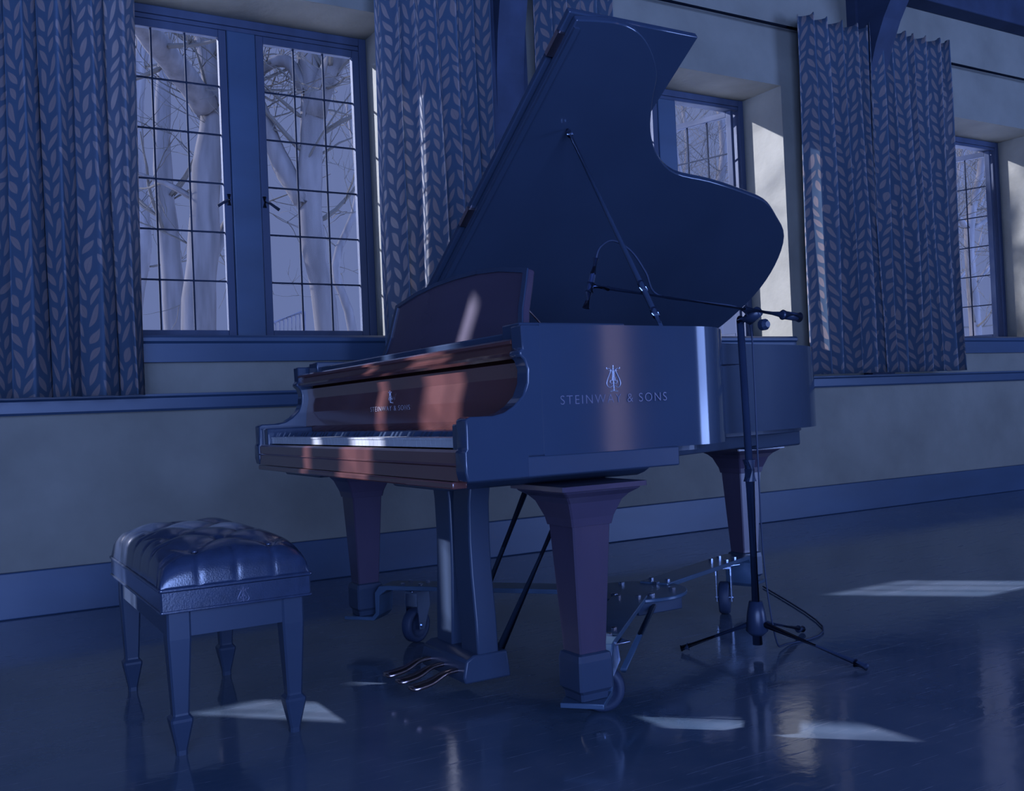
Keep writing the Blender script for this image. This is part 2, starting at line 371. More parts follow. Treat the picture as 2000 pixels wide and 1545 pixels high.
def window(n, a, b, mc, label, openr=False, openl=False, real=True):
    """a..b frame outer, mc mullion centre"""
    w = empty('window_%d' % n, ((a+b)/2, YG, SILL), label=label); w['kind'] = 'structure'
    z0, z1 = SILL+0.005, HEAD
    bm = B(); f = 0.045
    box(bm, a, a+f, YG-0.025, YO, z0, z1); box(bm, b-f, b, YG-0.025, YO, z0, z1)
    box(bm, a+f, b-f, YG-0.025, YO, z1-0.045, z1); box(bm, a+f, b-f, YG-0.025, YO, z0, z0+0.02)
    box(bm, a+f, b-f, YG-0.018, YO, z1-0.07, z1-0.045)
    mesh('frame', bm, M_frame, w, bevel=0.004)
    bm = box(B(), mc-0.078, mc+0.078, YG-0.025, YO, z0+0.02, z1-0.07)
    mesh('mullion', bm, M_trimdark, w, bevel=0.006)
    za, zb = z0+0.022, z1-0.072
    casement(w, a+f, mc-0.08, za, zb, latch_side=1)
    if openr: casement(w, mc+0.08, b-f, za, zb, hinge=b-f-0.02, ang=-math.radians(72), latch_side=-1)
    else: casement(w, mc+0.08, b-f, za, zb, latch_side=-1)
    # sill board with moulded apron
    pr = [(YG-0.02, z0), (YW-0.035, z0), (YW-0.05, z0-0.012), (YW-0.05, z0-0.03), (YW-0.035, z0-0.04), (YW-0.035, SILL-0.125), (YW-0.0005, SILL-0.125), (YW-0.0005, z0-0.004), (YG-0.02, z0-0.004)]
    bm = prism(B(), pr, 'x', a+0.002, b-0.002)
    mesh('sill', bm, M_trimdark, w, bevel=0.006)
    return w
window(1, -2.08, -0.68, -1.38, 'leaded casement window out of view to the left')
window(2, 0.75, 2.20, 1.475, 'large leaded window pair behind the piano bench, closed casements')
window(3, 3.68, 5.135, 4.42, 'leaded window behind the piano lid with its right casement swung open', openr=True)
window(4, 6.74, 8.17, 7.455, 'leaded window at the right edge with its right casement swung open', openr=True)
# splayed plaster reveals of the two right windows
# ------------------------------------------------------------------ curtains
def curtain(x0, x1, z0, z1, folds, label, seed, y=4.73, amp=0.055, ret_l=0.0, ret_r=0.0, group='leaf patterned curtains along the window wall'):
    rnd = random.Random(seed); par = empty('curtain', ((x0+x1)/2, y, z0), label=label, cat='curtain')
    nx = folds*14; nz = 36; W = x1-x0; bm = B(); uvl = bm.loops.layers.uv.new('UVMap'); grid = []
    ph = [rnd.uniform(-0.25, 0.25) for _ in range(folds+3)]; am = [rnd.uniform(0.7, 1.25) for _ in range(folds+3)]
    arc = 0.0; prev = None
    for i in range(nx+1):
        s = i/nx; row = []
        for j in range(nz+1):
            t = j/nz; fl = 1.0-0.25*t
            q = s*folds; kf = int(q); fr = q-kf; phs = ph[kf]*(1-fr)+ph[kf+1]*fr; a_ = (am[kf]*(1-fr)+am[kf+1]*fr)*amp*(0.85+0.3*(1-t))
            x = x0+W*s + 0.012*math.sin(2*PI*q*0.5+3*t+seed)*(1-t) + 0.35*W/folds*0.16*math.sin(4*PI*(q+phs))
            yy = y + a_*math.sin(2*PI*(q+phs)) + 0.01*math.sin(5*t+q)
            zz = z0+(z1-z0)*t
            if t > 0.97: zz += 0.012*math.cos(2*PI*(q+phs))
            row.append(bm.verts.new((x, yy, zz)))
        if grid: arc += (row[0].co.xy - grid[-1][0][0].co.xy).length
        grid.append((row, arc))
    for i in range(nx):
        for j in range(nz):
            vs4 = (grid[i][0][j], grid[i+1][0][j], grid[i+1][0][j+1], grid[i][0][j+1])
            f = bm.faces.new(vs4)
            us = (grid[i][1], grid[i+1][1], grid[i+1][1], grid[i][1]); vv = (vs4[0].co.z, vs4[1].co.z, vs4[2].co.z, vs4[3].co.z)
            for l, uu, v_ in zip(f.loops, us, vv): l[uvl].uv = (uu+seed*1.37, v_)
    o = mesh('drape', bm, M_curtain, par, smooth=True)
    sm = o.modifiers.new('thickness', 'SOLIDIFY'); sm.thickness = 0.003
    return par
curtain(-0.20, 0.83, 0.97, 3.46, 7, 'leaf patterned curtain left of the large window, lit along its right edge', 1)
curtain(-0.61, -0.25, 0.97, 3.46, 5, 'leaf patterned curtain out of view right of the hidden window', 2)
curtain(-2.35, -1.135, 0.97, 3.46, 6, 'leaf patterned curtain out of view left of the hidden window', 3)
curtain(2.02, 2.74, 0.985, 3.46, 6, 'leaf patterned curtain right of the large window, behind the music desk', 4)
curtain(3.02, 3.60, 0.985, 3.46, 5, 'narrow dark curtain seen behind the raised piano lid', 5)
curtain(5.17, 5.83, 0.985, 3.46, 5, 'leaf patterned curtain left of the wall post, right of the tail window', 6)
curtain(5.85, 6.72, 0.985, 3.49, 7, 'leaf patterned curtain right of the wall post, beside the last window', 7)
def rod(x0, x1, label):
    par = empty('curtain_rod', ((x0+x1)/2, 4.835, 3.40), label=label, cat='curtain rod')
    mesh('pole', tube(B(), [(x0, 4.835, 3.40), (x1, 4.835, 3.40)], 0.013, 12), M_lead, par, smooth=True)
    for x in (x0+0.04, x1-0.04):
        bm = tube(B(), [(x, 4.835, 3.40), (x, YW, 3.40)], 0.009, 8); lathe(bm, [(0.025, 0), (0.025, 0.008)], (x, YW-0.008, 3.40), 12, 'y')
        mesh('bracket', bm, M_lead, par)
rod(-2.6, 2.75, 'dark curtain rod over the large window, mostly above the frame')
rod(3.0, 5.78, 'dark curtain rod above the window behind the raised lid')
rod(6.12, 9.0, 'dark curtain rod running right from the last curtain')

# ------------------------------------------------------------------ piano
P0 = (2.0, 2.755, 0.0)
YT, YS = 1.92, 3.59           # treble side, bass side (spine)
RZ0, RZ1 = 0.715, 1.018
piano = empty('grand_piano', P0, label='black grand piano with raised lid and sun patches on its keyboard end', cat='piano')
# body outline from treble front round the tail to the bass front
curve = [(1.64, 1.62+0.0)]
out_w = [(1.62, 1.66), (1.72, 1.655), (1.79, 1.62), (1.87, 1.545), (1.94, 1.46), (2.00, 1.36), (2.07, 1.25), (2.15, 1.17), (2.28, 1.11), (2.43, 1.075),
         (2.60, 1.045), (2.76, 1.0), (2.90, 0.92), (3.01, 0.80), (3.08, 0.65), (3.11, 0.48), (3.09, 0.33), (3.02, 0.17), (2.92, 0.06), (2.80, 0.005), (2.70, 0.0)]
sm = smooth_poly([Vector((x, YS-w_, 0)) for x, w_ in out_w], 4)
rim_out = [Vector((1.2005, YT, 0)), Vector((1.40, YT, 0))] + sm + [Vector((2.0, YS, 0)), Vector((1.2005, YS, 0))]
def offset(path, d):
    res = []
    for i, p in enumerate(path):
        a = path[max(i-1, 0)]; b = path[min(i+1, len(path)-1)]; t = (b-a).normalized(); n = Vector((-t.y, t.x, 0))
        res.append(p + n*d)
    return res
def band(path, d, z0, z1):
    bm = B(); inn = offset(path, d); A = []
    for p, q in zip(path, inn): A.append([bm.verts.new((p.x, p.y, z0)), bm.verts.new((p.x, p.y, z1)), bm.verts.new((q.x, q.y, z1)), bm.verts.new((q.x, q.y, z0))])
    for r0, r1 in zip(A, A[1:]):
        for i in range(4): bm.faces.new((r0[i], r0[(i+1) % 4], r1[(i+1) % 4], r1[i]))
    bm.faces.new(A[0]); bm.faces.new(A[-1][::-1]); return bm
rim = mesh('rim', band(rim_out, 0.055, RZ0, RZ1), M_ebony, piano, smooth=True); rim.data.set_sharp_from_angle(angle=math.radians(35))
def flat(path, z0, z1, extra=()):
    bm = B(); prism(bm, [(p.x, p.y) for p in path], 'z', z0, z1); return bm
inner = offset(rim_out, 0.057)
mesh('soundboard', flat(inner, 0.80, 0.81), M_wood, piano)
mesh('case_underside', flat([Vector((1.5, YT+0.06, 0))] + [p for p in inner if p.x > 1.5], 0.70, 0.716), M_satin, piano)
# underside bracing
for (xa, ya, xe_, ye_) in ((1.55, 2.3, 2.9, 2.85), (1.55, 2.85, 3.0, 3.05), (1.55, 3.35, 2.9, 3.25)):
    d = (Vector((xe_, ye_, 0))-Vector((xa, ya, 0))); n_ = Vector((-d.y, d.x, 0)).normalized()*0.045
    prism_pts = [(xa+n_.x, ya+n_.y), (xe_+n_.x, ye_+n_.y), (xe_-n_.x, ye_-n_.y), (xa-n_.x, ya-n_.y)]
    mesh('case_brace', prism(B(), prism_pts, 'z', 0.655, 0.70), M_satin, piano, bevel=0.004)
# tail corbel under the rim
mesh('tail_block', prism(B(), [(2.60, 2.68), (2.93, 2.78), (2.93, 3.30), (2.60, 3.30)], 'z', 0.64, 0.70), M_satin, piano, bevel=0.008)
# iron plate and strings
plate = mesh('iron_plate', band([p for p in inner if p.x > 1.62], 0.07, 0.90, 0.915), M_gold, piano)
bm = box(B(), 1.58, 1.78, YT+0.06, YS-0.06, 0.895, 0.915); mesh('pin_block_plate', bm, M_gold, piano, bevel=0.004)
bm = B()
for i in range(72):
    y = YT+0.12+(YS-YT-0.24)*i/71; w_ = YS-y
    # end of string where the body ends
    xe = max([p.x for p in inner if p.y <= y+0.02 and p.x > 1.6] or [1.9])-0.12
    xe = min(xe, 2.95); xe = max(xe, 1.95)
    tube(bm, [(1.66, y, 0.925), (xe, y+0.02, 0.925)], 0.0013, 4)
o = mesh('strings', bm, M_string, piano); o['kind'] = 'stuff'
bm = B()
for i in range(64):
    y = YT+0.14+(YS-YT-0.28)*i/63; box(bm, 1.72, 1.735, y-0.006, y+0.006, 0.927, 0.965)
o = mesh('dampers', bm, M_felt, piano); o['kind'] = 'stuff'
# key bed and front
bm = box(B(), 1.02, 1.60, YT+0.001, YS-0.001, 0.668, 0.716); mesh('keybed', bm, M_satin, piano, bevel=0.004)
pr = [(1.0, 0.668), (1.0, 0.70), (0.994, 0.704), (1.0, 0.708), (1.0, 0.733), (1.006, 0.739), (1.022, 0.739), (1.022, 0.668)]
mesh('key_slip', prism(B(), pr, 'y', YT+0.051, YS-0.051), M_wood, piano)
mesh('lower_key_slip_rail', box(B(), 0.99, 1.03, YT+0.06, YS-0.06, 0.650, 0.667), M_wood, piano, bevel=0.004)
for y0, y1 in ((YT+0.15, YT+0.55), (YS-0.62, YS-0.18)):
    bm = prism(B(), [(y0, 0.668), (y0, 0.655), (y0+0.02, 0.645), (y0+0.05, 0.636), (y1-0.05, 0.636), (y1-0.02, 0.645), (y1, 0.655), (y1, 0.668)], 'x', 1.04, 1.62)
    mesh('leg_plate', bm, M_satin, piano, bevel=0.003)
# arms (profile on the side view) with key blocks
armp = [(1.16, 0.668), (1.0, 0.668), (0.995, 0.69), (0.995, 0.735), (1.0, 0.742), (1.0, 0.806), (1.012, 0.812), (1.07, 0.812), (1.10, 0.818), (1.125, 0.832), (1.15, 0.855), (1.163, 0.885),
        (1.165, 0.915), (1.158, 0.937), (1.146, 0.947), (1.146, 0.958), (1.154, 0.962), (1.152, 1.0175), (1.26, 1.0175), (1.26, 0.716), (1.16, 0.716)]
for y0, y1 in ((YT, YT+0.0502), (YS-0.0502, YS)):
    mesh('arm', prism(B(), armp, 'y', y0+(0.0005 if y0 == YT else 0), y1), M_ebony, piano, bevel=0.004)
for y0, y1 in ((YT+0.05, YT+0.095), (YS-0.115, YS-0.05)):
    mesh('key_block', box(B(), 1.012, 1.18, y0, y1, 0.69, 0.797), M_ebony, piano, bevel=0.005)
# keys
KY0, KY1 = YT+0.097, YS-0.118; NW = 52; kw = (KY1-KY0)/NW
whites = bpy.data.meshes.new('white_key')
bm = box(B(), 1.026, 1.19, -kw/2+0.0006, kw/2-0.0006, 0.742, 0.765); box(bm, 1.0235, 1.03, -kw/2+0.0006, kw/2-0.0006, 0.760, 0.765)
bm.to_mesh(whites); bm.free(); whites.materials.append(M_white)
blacks = bpy.data.meshes.new('black_key')
bm = prism(B(), [(1.078, 0.765), (1.086, 0.778), (1.175, 0.779), (1.175, 0.765)], 'y', -kw*0.24, kw*0.24)
bmesh.ops.recalc_face_normals(bm, faces=bm.faces); bm.to_mesh(blacks); bm.free(); blacks.materials.append(M_ebony)
def child(name, me, par, loc):
    o = bpy.data.objects.new(name, me); COL.objects.link(o); o.parent = par
    o.location = Vector(loc) - Vector(P0); return o
# bass at the far side (YS), note pattern A B | C D E F G A B
for i in range(NW):
    y = KY1-kw*(i+0.5); child('white_key', whites, piano, (0, y, 0))
    step = 'ABCDEFG'[i % 7]
    if step in 'ACDFG' and i < NW-1: child('black_key', blacks, piano, (0, y-kw/2, 0))
# fallboard, shelf
pr = [(1.182, 0.762), (1.176, 0.80), (1.180, 0.85), (1.190, 0.90), (1.186, 0.935), (1.21, 0.945), (1.25, 0.945), (1.25, 0.762)]
mesh('fallboard', prism(B(), pr, 'y', YT+0.0505, YS-0.0505), M_wood, piano, smooth=False)
pr = [(1.172, 0.944), (1.155, 0.950), (1.150, 0.956), (1.158, 0.962), (1.165, 0.968), (1.160, 0.974), (1.152, 0.978), (1.152, 0.985), (1.162, 0.990), (1.42, 0.990), (1.42, 0.944)]
mesh('fallboard_shelf', prism(B(), pr, 'y', YT+0.051, YS-0.051), M_wood, piano)
# music desk tray and desk
tray = mesh('desk_tray', box(B(), 1.20, 1.62, YT+0.16, YS-0.16, 0.991, 1.012), M_ebony, piano, bevel=0.004)
for y0, y1 in ((YT+0.07, YT+0.155), (YS-0.155, YS-0.07)):
    mesh('desk_slide_cheek', box(B(), 1.19, 1.50, y0, y1, 0.991, 1.030), M_ebony, piano, bevel=0.004)
def desk_outline():
    pts = []
    L_ = [(-0.50, 0.0), (-0.475, 0.045), (-0.462, 0.09), (-0.458, 0.15), (-0.452, 0.205)]
    top = [(-0.30+0.0, 0.232), (-0.15, 0.246), (0, 0.250), (0.15, 0.246), (0.30, 0.232)]
    R_ = [(0.452, 0.205), (0.458, 0.15), (0.462, 0.09), (0.475, 0.045), (0.50, 0.0)]
    return L_ + top + R_
tl = math.radians(14)
Md = Matrix.Translation((1.365, 2.755, 1.013)) @ Matrix.Rotation(tl, 4, 'Y')
desk = mesh('music_desk', prism(B(), desk_outline(), 'x', 0.0, 0.022, Md), M_desk, piano, bevel=0.005)
ol = desk_outline(); bm = B()
inner_o = [(y*0.955, max(z*0.93+0.004, 0.010)) for y, z in ol]
for a, b in zip(range(len(ol)), range(1, len(ol))):
    prism(bm, [ol[a], ol[b], inner_o[b], inner_o[a]], 'x', -0.005, -0.0003, Md)
mesh('desk_moulding', bm, M_ebony, desk)
# desk stand behind
for yy in (2.45, 3.06):
    mesh('desk_prop', tube(B(), [(1.60, yy, 1.015), (1.44, yy, 1.17)], 0.006, 8), M_bronze, piano)
bm = box(B(), 1.345, 1.363, 2.28, 3.23, 1.012, 1.020); mesh('desk_lip', bm, M_ebony, desk, bevel=0.002)
# lid
TH = math.radians(33.7); HY, HZ = YS-0.01, 1.020
Ml = Matrix.Translation((0, HY, HZ)) @ Matrix.Rotation(-TH, 4, 'X') @ Matrix.Scale(-1, 4, (0, 1, 0))
# local lid frame: x, w (measured away from the hinge), thickness up
def lid_pt(x, w_, t): return Vector((x, HY - w_*math.cos(TH) + t*math.sin(TH)*(1), HZ + w_*math.sin(TH) + t*math.cos(TH)))
lo = smooth_poly([Vector((x, w_, 0)) for x, w_ in [(1.575, 1.60), (1.70, 1.615), (1.79, 1.60), (1.87, 1.55), (1.94, 1.475), (1.985, 1.375), (2.05, 1.26), (2.14, 1.165), (2.26, 1.10), (2.43, 1.08),
         (2.60, 1.05), (2.76, 1.01), (2.87, 0.945), (3.00, 0.84), (3.085, 0.67), (3.115, 0.48), (3.08, 0.27), (3.0, 0.13), (2.88, 0.03), (2.76, 0.0)]], 4)
lidpoly = [(p.x, p.y) for p in lo] + [(2.2, 0.0), (1.575, 0.0)]
def lid_prism(poly, t0, t1):
    bm = B(); A = [bm.verts.new(lid_pt(x, w_, t0)) for x, w_ in poly]; C = [bm.verts.new(lid_pt(x, w_, t1)) for x, w_ in poly]; n = len(poly)
    bm.faces.new(A); bm.faces.new(C[::-1])
    for i in range(n): bm.faces.new((A[i], C[i], C[(i+1) % n], A[(i+1) % n]))
    return bm
lid = mesh('lid', lid_prism(lidpoly, 0.0, 0.024), M_ebony, piano, bevel=0.004)
mesh('lid_front_flap', lid_prism([(1.560, 0.0), (1.560, 1.605), (2.030, 1.605), (2.030, 0.0)], 0.028, 0.050), M_ebony, lid, bevel=0.004)
for w_ in (0.12, 0.8, 1.5):
    mesh('flap_hinge', lid_prism([(1.550, w_-0.04), (1.550, w_+0.04), (1.575, w_+0.04), (1.575, w_-0.04)], 0.018, 0.034), M_bronze, lid)
for x_ in (1.75, 2.3, 2.75):
    mesh('lid_hinge', box(B(), x_-0.04, x_+0.04, HY-0.005, YS+0.008, 1.0, 1.040), M_bronze, lid)
mesh('lid_edge_band', lid_prism([(1.575, 0.02), (1.575, 1.58), (1.593, 1.58), (1.593, 0.02)], -0.010, -0.001), M_ebony, lid)
mesh('hinge_strip', box(B(), 1.20, 2.70, YS-0.10, YS-0.012, 1.0185, 1.0200), M_ebony, piano, bevel=0.0)
# prop stick
p0 = Vector((1.600, 1.965, 1.012)); p1 = lid_pt(1.735, 1.23, -0.004)
prop = mesh('lid_prop', tube(B(), [p0.lerp(p1, 0.0), p0.lerp(p1, 0.06), p0.lerp(p1, 0.10), p0.lerp(p1, 0.5), p0.lerp(p1, 1.0)], [0.005, 0.006, 0.008, 0.0065, 0.005], 10), M_ebony, piano, smooth=True)
for a_, b_ in ((0.055, 0.085), (0.16, 0.20), (0.965, 0.985)):
    mesh('prop_ferrule', tube(B(), [p0.lerp(p1, a_), p0.lerp(p1, b_)], 0.0095, 10), M_steel, prop, smooth=True)

# lettering
def text_mesh(body, size, extrude, spacing=1.0):
    c = bpy.data.curves.new('txt', 'FONT'); c.body = body; c.size = size; c.extrude = extrude; c.space_character = spacing; c.offset = -0.013*size; c.align_x = 'CENTER'
    o = bpy.data.objects.new('txt', c); COL.objects.link(o)
    dg = bpy.context.evaluated_depsgraph_get(); dg.update()
    me = bpy.data.meshes.new_from_object(o.evaluated_get(dg)); bpy.data.objects.remove(o); return me
def letters(me, M, m, parent, name='lettering', fit=None):
    xs = [v.co.x for v in me.vertices]; wdt = max(xs)-min(xs); cx_ = (max(xs)+min(xs))/2
    s = (fit/wdt) if fit else 1.0
    for v in me.vertices: v.co = M @ Vector(((v.co.x-cx_)*s, v.co.y, v.co.z))
    me.materials.clear(); me.materials.append(m); o = bpy.data.objects.new(name, me); COL.objects.link(o)
    o.parent = parent; o.matrix_parent_inverse = wmat(parent).inverted(); return o
# frames: facing -Y (side) : text x->+X, y->+Z ; facing -X (front): text x-> -Y, y->+Z
F_side = lambda x, y, z: Matrix(((1, 0, 0, x), (0, 0, -1, y), (0, 1, 0, z), (0, 0, 0, 1)))
F_front = lambda x, y, z: Matrix(((0, 0, -1, x), (-1, 0, 0, y), (0, 1, 0, z), (0, 0, 0, 1)))
letters(text_mesh('STEINWAY & SONS', 0.031, 0.0004, 1.25), F_side(1.408, YT-0.0006, 0.831), M_letdim, rim, fit=0.315)
letters(text_mesh('STEINWAY & SONS', 0.022, 0.0004, 1.25), F_front(1.1768, 2.755, 0.838), M_letter, piano, fit=0.30)
def lyre(M, h, m, parent, r=0.0012, name='lyre_emblem'):
    """lyre with S-curved arms, crossbar scrolls, strings, ornament and foot; unit height 1"""
    bm = B(); S = lambda pts: [M @ Vector((x*h, y*h, 0)) for x, y in pts]; n = 6
    for s in (-1, 1):
        arm_ = smooth_poly([Vector((s*x, y, 0)) for x, y in [(0.30, 0.93), (0.29, 0.86), (0.22, 0.88), (0.14, 0.86), (0.12, 0.78), (0.20, 0.62), (0.29, 0.44), (0.32, 0.30), (0.24, 0.18), (0.12, 0.19), (0.05, 0.24)]], 4)
        tube(bm, S([(p.x, p.y) for p in arm_]), r, n)
        sc = smooth_poly([Vector((s*x, y, 0)) for x, y in [(0.02, 0.34), (0.10, 0.30), (0.16, 0.36), (0.14, 0.44), (0.07, 0.42), (0.06, 0.52), (0.02, 0.60)]], 3)
        tube(bm, S([(p.x, p.y) for p in sc]), r*0.75, n)
        tube(bm, S([(s*0.045, 0.80), (s*0.045, 0.52)]), r*0.5, n)
        tube(bm, S([(s*0.02, 0.88), (s*0.10, 0.80), (s*0.02, 0.74)]), r*0.7, n)
    tube(bm, S([(-0.20, 0.80), (0.20, 0.80)]), r*0.7, n)
    tube(bm, S([(0, 1.0), (0, 0.14)]), r*0.9, n)
    tube(bm, S([(0, 0.20), (0, 0.04)]), r*1.8, n)
    tube(bm, S([(-0.17, 0.02), (0.17, 0.02)]), r*1.7, n); tube(bm, S([(-0.09, 0.07), (0.09, 0.07)]), r*1.2, n)
    tube(bm, S([(0, 0.95), (0, 1.0)]), r*1.8, n)
    return mesh(name, bm, m, parent)
lyre(F_side(1.405, YT-0.0008, 0.857), 0.064, M_letter, rim, 0.0010)
lyre(F_front(1.180, 2.752, 0.862), 0.036, M_letter, piano, 0.0009)

# legs
def leg(x, y, top, parent, rot=0.0, flare=0.125):
    zb_, zf = 0.115, 0.215
    secs = []
    for z, h in ((top, flare), (top-0.012, flare), (top-0.012, flare-0.010), (top-0.018, flare-0.014), (top-0.03, flare-0.032), (top-0.045, flare-0.045), (top-0.065, 0.072), (top-0.085, 0.064), (top-0.105, 0.060),
                 (top-0.106, 0.056), (zf+0.01, 0.040), (zf, 0.040)):
        secs.append(sq(x, y, z, h, 0.004))
    o = mesh('leg', loft(B(), secs), M_leg, parent)
    f = mesh('leg_ferrule', loft(B(), [sq(x, y, z, h, 0.005) for z, h in ((zf-0.0005, 0.040), (zf-0.004, 0.047), (zf-0.02, 0.050), (zb_+0.01, 0.050), (zb_, 0.042), (0.098, 0.040))]), M_satin, o)
    return o
M_leg = mat('leg_ebony_over_mahogany', (0.045, 0.036, 0.062), 0.22, 0.45, noise_amt=0.08, nscale=12, stretch=(1, 1, 0.2))
LEGS = [(1.385, 2.065), (1.345, 3.44), (2.80, 2.985)]
for i, (x, y) in enumerate(LEGS): leg(x, y, 0.636 if i < 2 else 0.640, piano)
# pedal lyre
LX, LY = 1.35, 2.645
bm = B()
for s in (-1, 1):
    prof = [(0.135, 0.12), (0.13, 0.22), (0.115, 0.35), (0.110, 0.45), (0.115, 0.56), (0.135, 0.652)]
    innr = [(0.030, 0.652), (0.012, 0.56), (0.010, 0.45), (0.012, 0.35), (0.02, 0.25), (0.03, 0.12)]
    prism(bm, [(LY+s*a, b) for a, b in prof+innr], 'x', LX-0.035, LX+0.035)
box(bm, LX-0.06, LX+0.06, LY-0.20, LY+0.20, 0.652, 0.668)
lyr = mesh('pedal_lyre', bm, M_satin, piano, bevel=0.006)
bm = prism(B(), [(LX-0.08, 0.050), (LX-0.085, 0.07), (LX-0.075, 0.115), (LX-0.05, 0.128), (LX+0.06, 0.128), (LX+0.07, 0.050)], 'y', LY-0.14, LY+0.15)
mesh('pedal_box', bm, M_satin, lyr, bevel=0.006)
for yy in (-0.09, 0, 0.09):
    pts = smooth_poly([Vector(p) for p in [(LX-0.07, LY+yy, 0.082), (LX-0.12, LY+yy, 0.080), (LX-0.17, LY+yy, 0.062), (LX-0.23, LY+yy, 0.055)]], 4)
    bm = B(); secs = []
    for i, p in enumerate(pts):
        t = i/(len(pts)-1); hw = 0.010+0.016*math.sin(min(1, t*1.1)*PI/2)**2 if t < 0.97 else 0.018
        secs.append([(p.x, p.y-hw, p.z-0.004), (p.x, p.y+hw, p.z-0.004), (p.x, p.y+hw*0.8, p.z+0.005), (p.x, p.y-hw*0.8, p.z+0.005)])
    mesh('pedal', loft(bm, secs), M_bronze, lyr, smooth=True)
for s in (-1, 1):
    mesh('lyre_brace', tube(B(), [(LX+0.05, LY+s*0.10, 0.11), (LX+0.36, LY+s*0.13, 0.66)], 0.013, 10), M_satin, lyr, smooth=True)
for yy in (-0.02, 0.02):
    mesh('pedal_rod', tube(B(), [(LX, LY+yy*0.2, 0.127), (LX, LY+yy*0.2, 0.655)], 0.003, 8), M_bronze, lyr, smooth=True)

# ------------------------------------------------------------------ piano dolly
HUB = Vector((2.0, 2.66, 0)); DZ = 0.205
dolly = empty('piano_dolly', (HUB.x, HUB.y, 0), label='three armed steel piano dolly with caster wheels under the grand piano', cat='piano dolly')
bm = lathe(B(), [(0.17, DZ-0.012), (0.17, DZ)], (HUB.x, HUB.y, 0), 32); hubm = mesh('hub_plate', bm, M_dolly, dolly, bevel=0.003)
bm = box(B(), HUB.x-0.09, HUB.x+0.09, HUB.y-0.13, HUB.y+0.05, DZ-0.055, DZ-0.012); mesh('hub_block', bm, M_satin, dolly, bevel=0.003)
for k_ in range(6):
    a = k_*PI/3+0.3; lathe(bm_ := B(), [(0.012, DZ), (0.012, DZ+0.008), (0.006, DZ+0.009)], (HUB.x+0.12*math.cos(a), HUB.y+0.12*math.sin(a), 0), 6); mesh('hub_bolt', bm_, M_steel, hubm)
def caster(c, ang, parent, r=0.062):
    d = Vector((math.cos(ang), math.sin(ang), 0)); n_ = Vector((-d.y, d.x, 0)); top = DZ-0.014
    A = Vector((c[0], c[1], r+0.001))
    cs = mesh('caster', loft(B(), [sq(c[0]-d.x*0.02, c[1]-d.y*0.02, z, 0.045) for z in (top-0.006, top)]), M_steel, parent, bevel=0.002)
    # fork
    bm = B()
    for s in (-1, 1):
        o_ = n_*s*0.026
        pts = [(-0.045, top-0.012), (0.02, top-0.012), (0.022, top-0.04), (0.016, r-0.012), (-0.012, r-0.014), (-0.05, top-0.06)]
        V0 = [A + d*u + o_ + Vector((0, 0, z-A.z)) for u, z in pts]; V1 = [v + n_*s*0.004 for v in V0]
        a_ = [bm.verts.new(v) for v in V0]; b_ = [bm.verts.new(v) for v in V1]
        bm.faces.new(a_); bm.faces.new(b_[::-1])
        for i in range(6): bm.faces.new((a_[i], a_[(i+1) % 6], b_[(i+1) % 6], b_[i]))
    Mx = Matrix.Translation((A.x, A.y, 0)) @ Matrix.Rotation(ang, 4, 'Z'); box(bm, -0.045, 0.02, -0.030, 0.030, top-0.014, top-0.006, Mx)
    mesh('caster_fork', bm, M_steel, cs)
    # wheel
    prof = [(0.020, -0.016), (0.040, -0.014), (0.043, -0.019), (r-0.006, -0.020), (r, -0.014), (r, 0.014), (r-0.006, 0.020), (0.043, 0.019), (0.040, 0.014), (0.020, 0.016)]
    bm = B(); secs = []
    for rr, t in prof: secs.append([tuple(A + n_*t + d*(rr*math.cos(2*PI*q/32)) + Vector((0, 0, rr*math.sin(2*PI*q/32)))) for q in range(32)])
    wl = mesh('wheel', loft(bm, secs), M_rubber, cs, smooth=True)
    mesh('axle', tube(B(), [A-n_*0.034, A+n_*0.034], 0.008, 10), M_steel, cs)
for i, (x, y) in enumerate(LEGS):
    f = Vector((x, y, 0)); d = (f-HUB).normalized(); n_ = Vector((-d.y, d.x, 0)); L_ = (f-HUB).length
    prof = [(0.12, DZ-0.010), (L_-0.115, DZ-0.010), (L_-0.085, DZ-0.030), (L_-0.080, 0.105), (L_-0.060, 0.084), (L_+0.062, 0.084), (L_+0.062, 0.097), (L_-0.052, 0.097), (L_-0.066, 0.112), (L_-0.066, DZ-0.02), (L_-0.085, DZ+0.004), (L_-0.11, DZ+0.006), (0.12, DZ+0.006)]
    if i == 2: prof = [(0.12, DZ-0.010), (L_-0.080, DZ-0.010), (L_-0.068, DZ-0.025), (L_-0.068, 0.098), (L_-0.055, 0.084), (L_+0.062, 0.084), (L_+0.062, 0.097), (L_-0.052, 0.097), (L_-0.055, DZ+0.002), (L_-0.07, DZ+0.006), (0.12, DZ+0.006)]
    bm = B(); A = [bm.verts.new(HUB + d*u - n_*0.055 + Vector((0, 0, z))) for u, z in prof]; C = [bm.verts.new(HUB + d*u + n_*0.055 + Vector((0, 0, z))) for u, z in prof]
    m_ = len(prof); bm.faces.new(A); bm.faces.new(C[::-1])
    for q in range(m_): bm.faces.new((A[q], C[q], C[(q+1) % m_], A[(q+1) % m_]))
    arm_ = mesh('arm', bm, M_dolly, dolly, bevel=0.002)
    for u in (0.16, L_-0.17, L_-0.24):
        for s in (-1, 1):
            q = HUB + d*u + n_*s*0.032; mesh('arm_bolt', lathe(B(), [(0.009, DZ+0.006), (0.009, DZ+0.013), (0.004, DZ+0.014)], (q.x, q.y, 0), 6), M_steel, arm_)
    bm = B()
    c = HUB + d*(L_-0.20) + (Vector((0, 0, 0)))
    caster((c.x, c.y), [2.4, 3.6, 3.9][i], dolly)
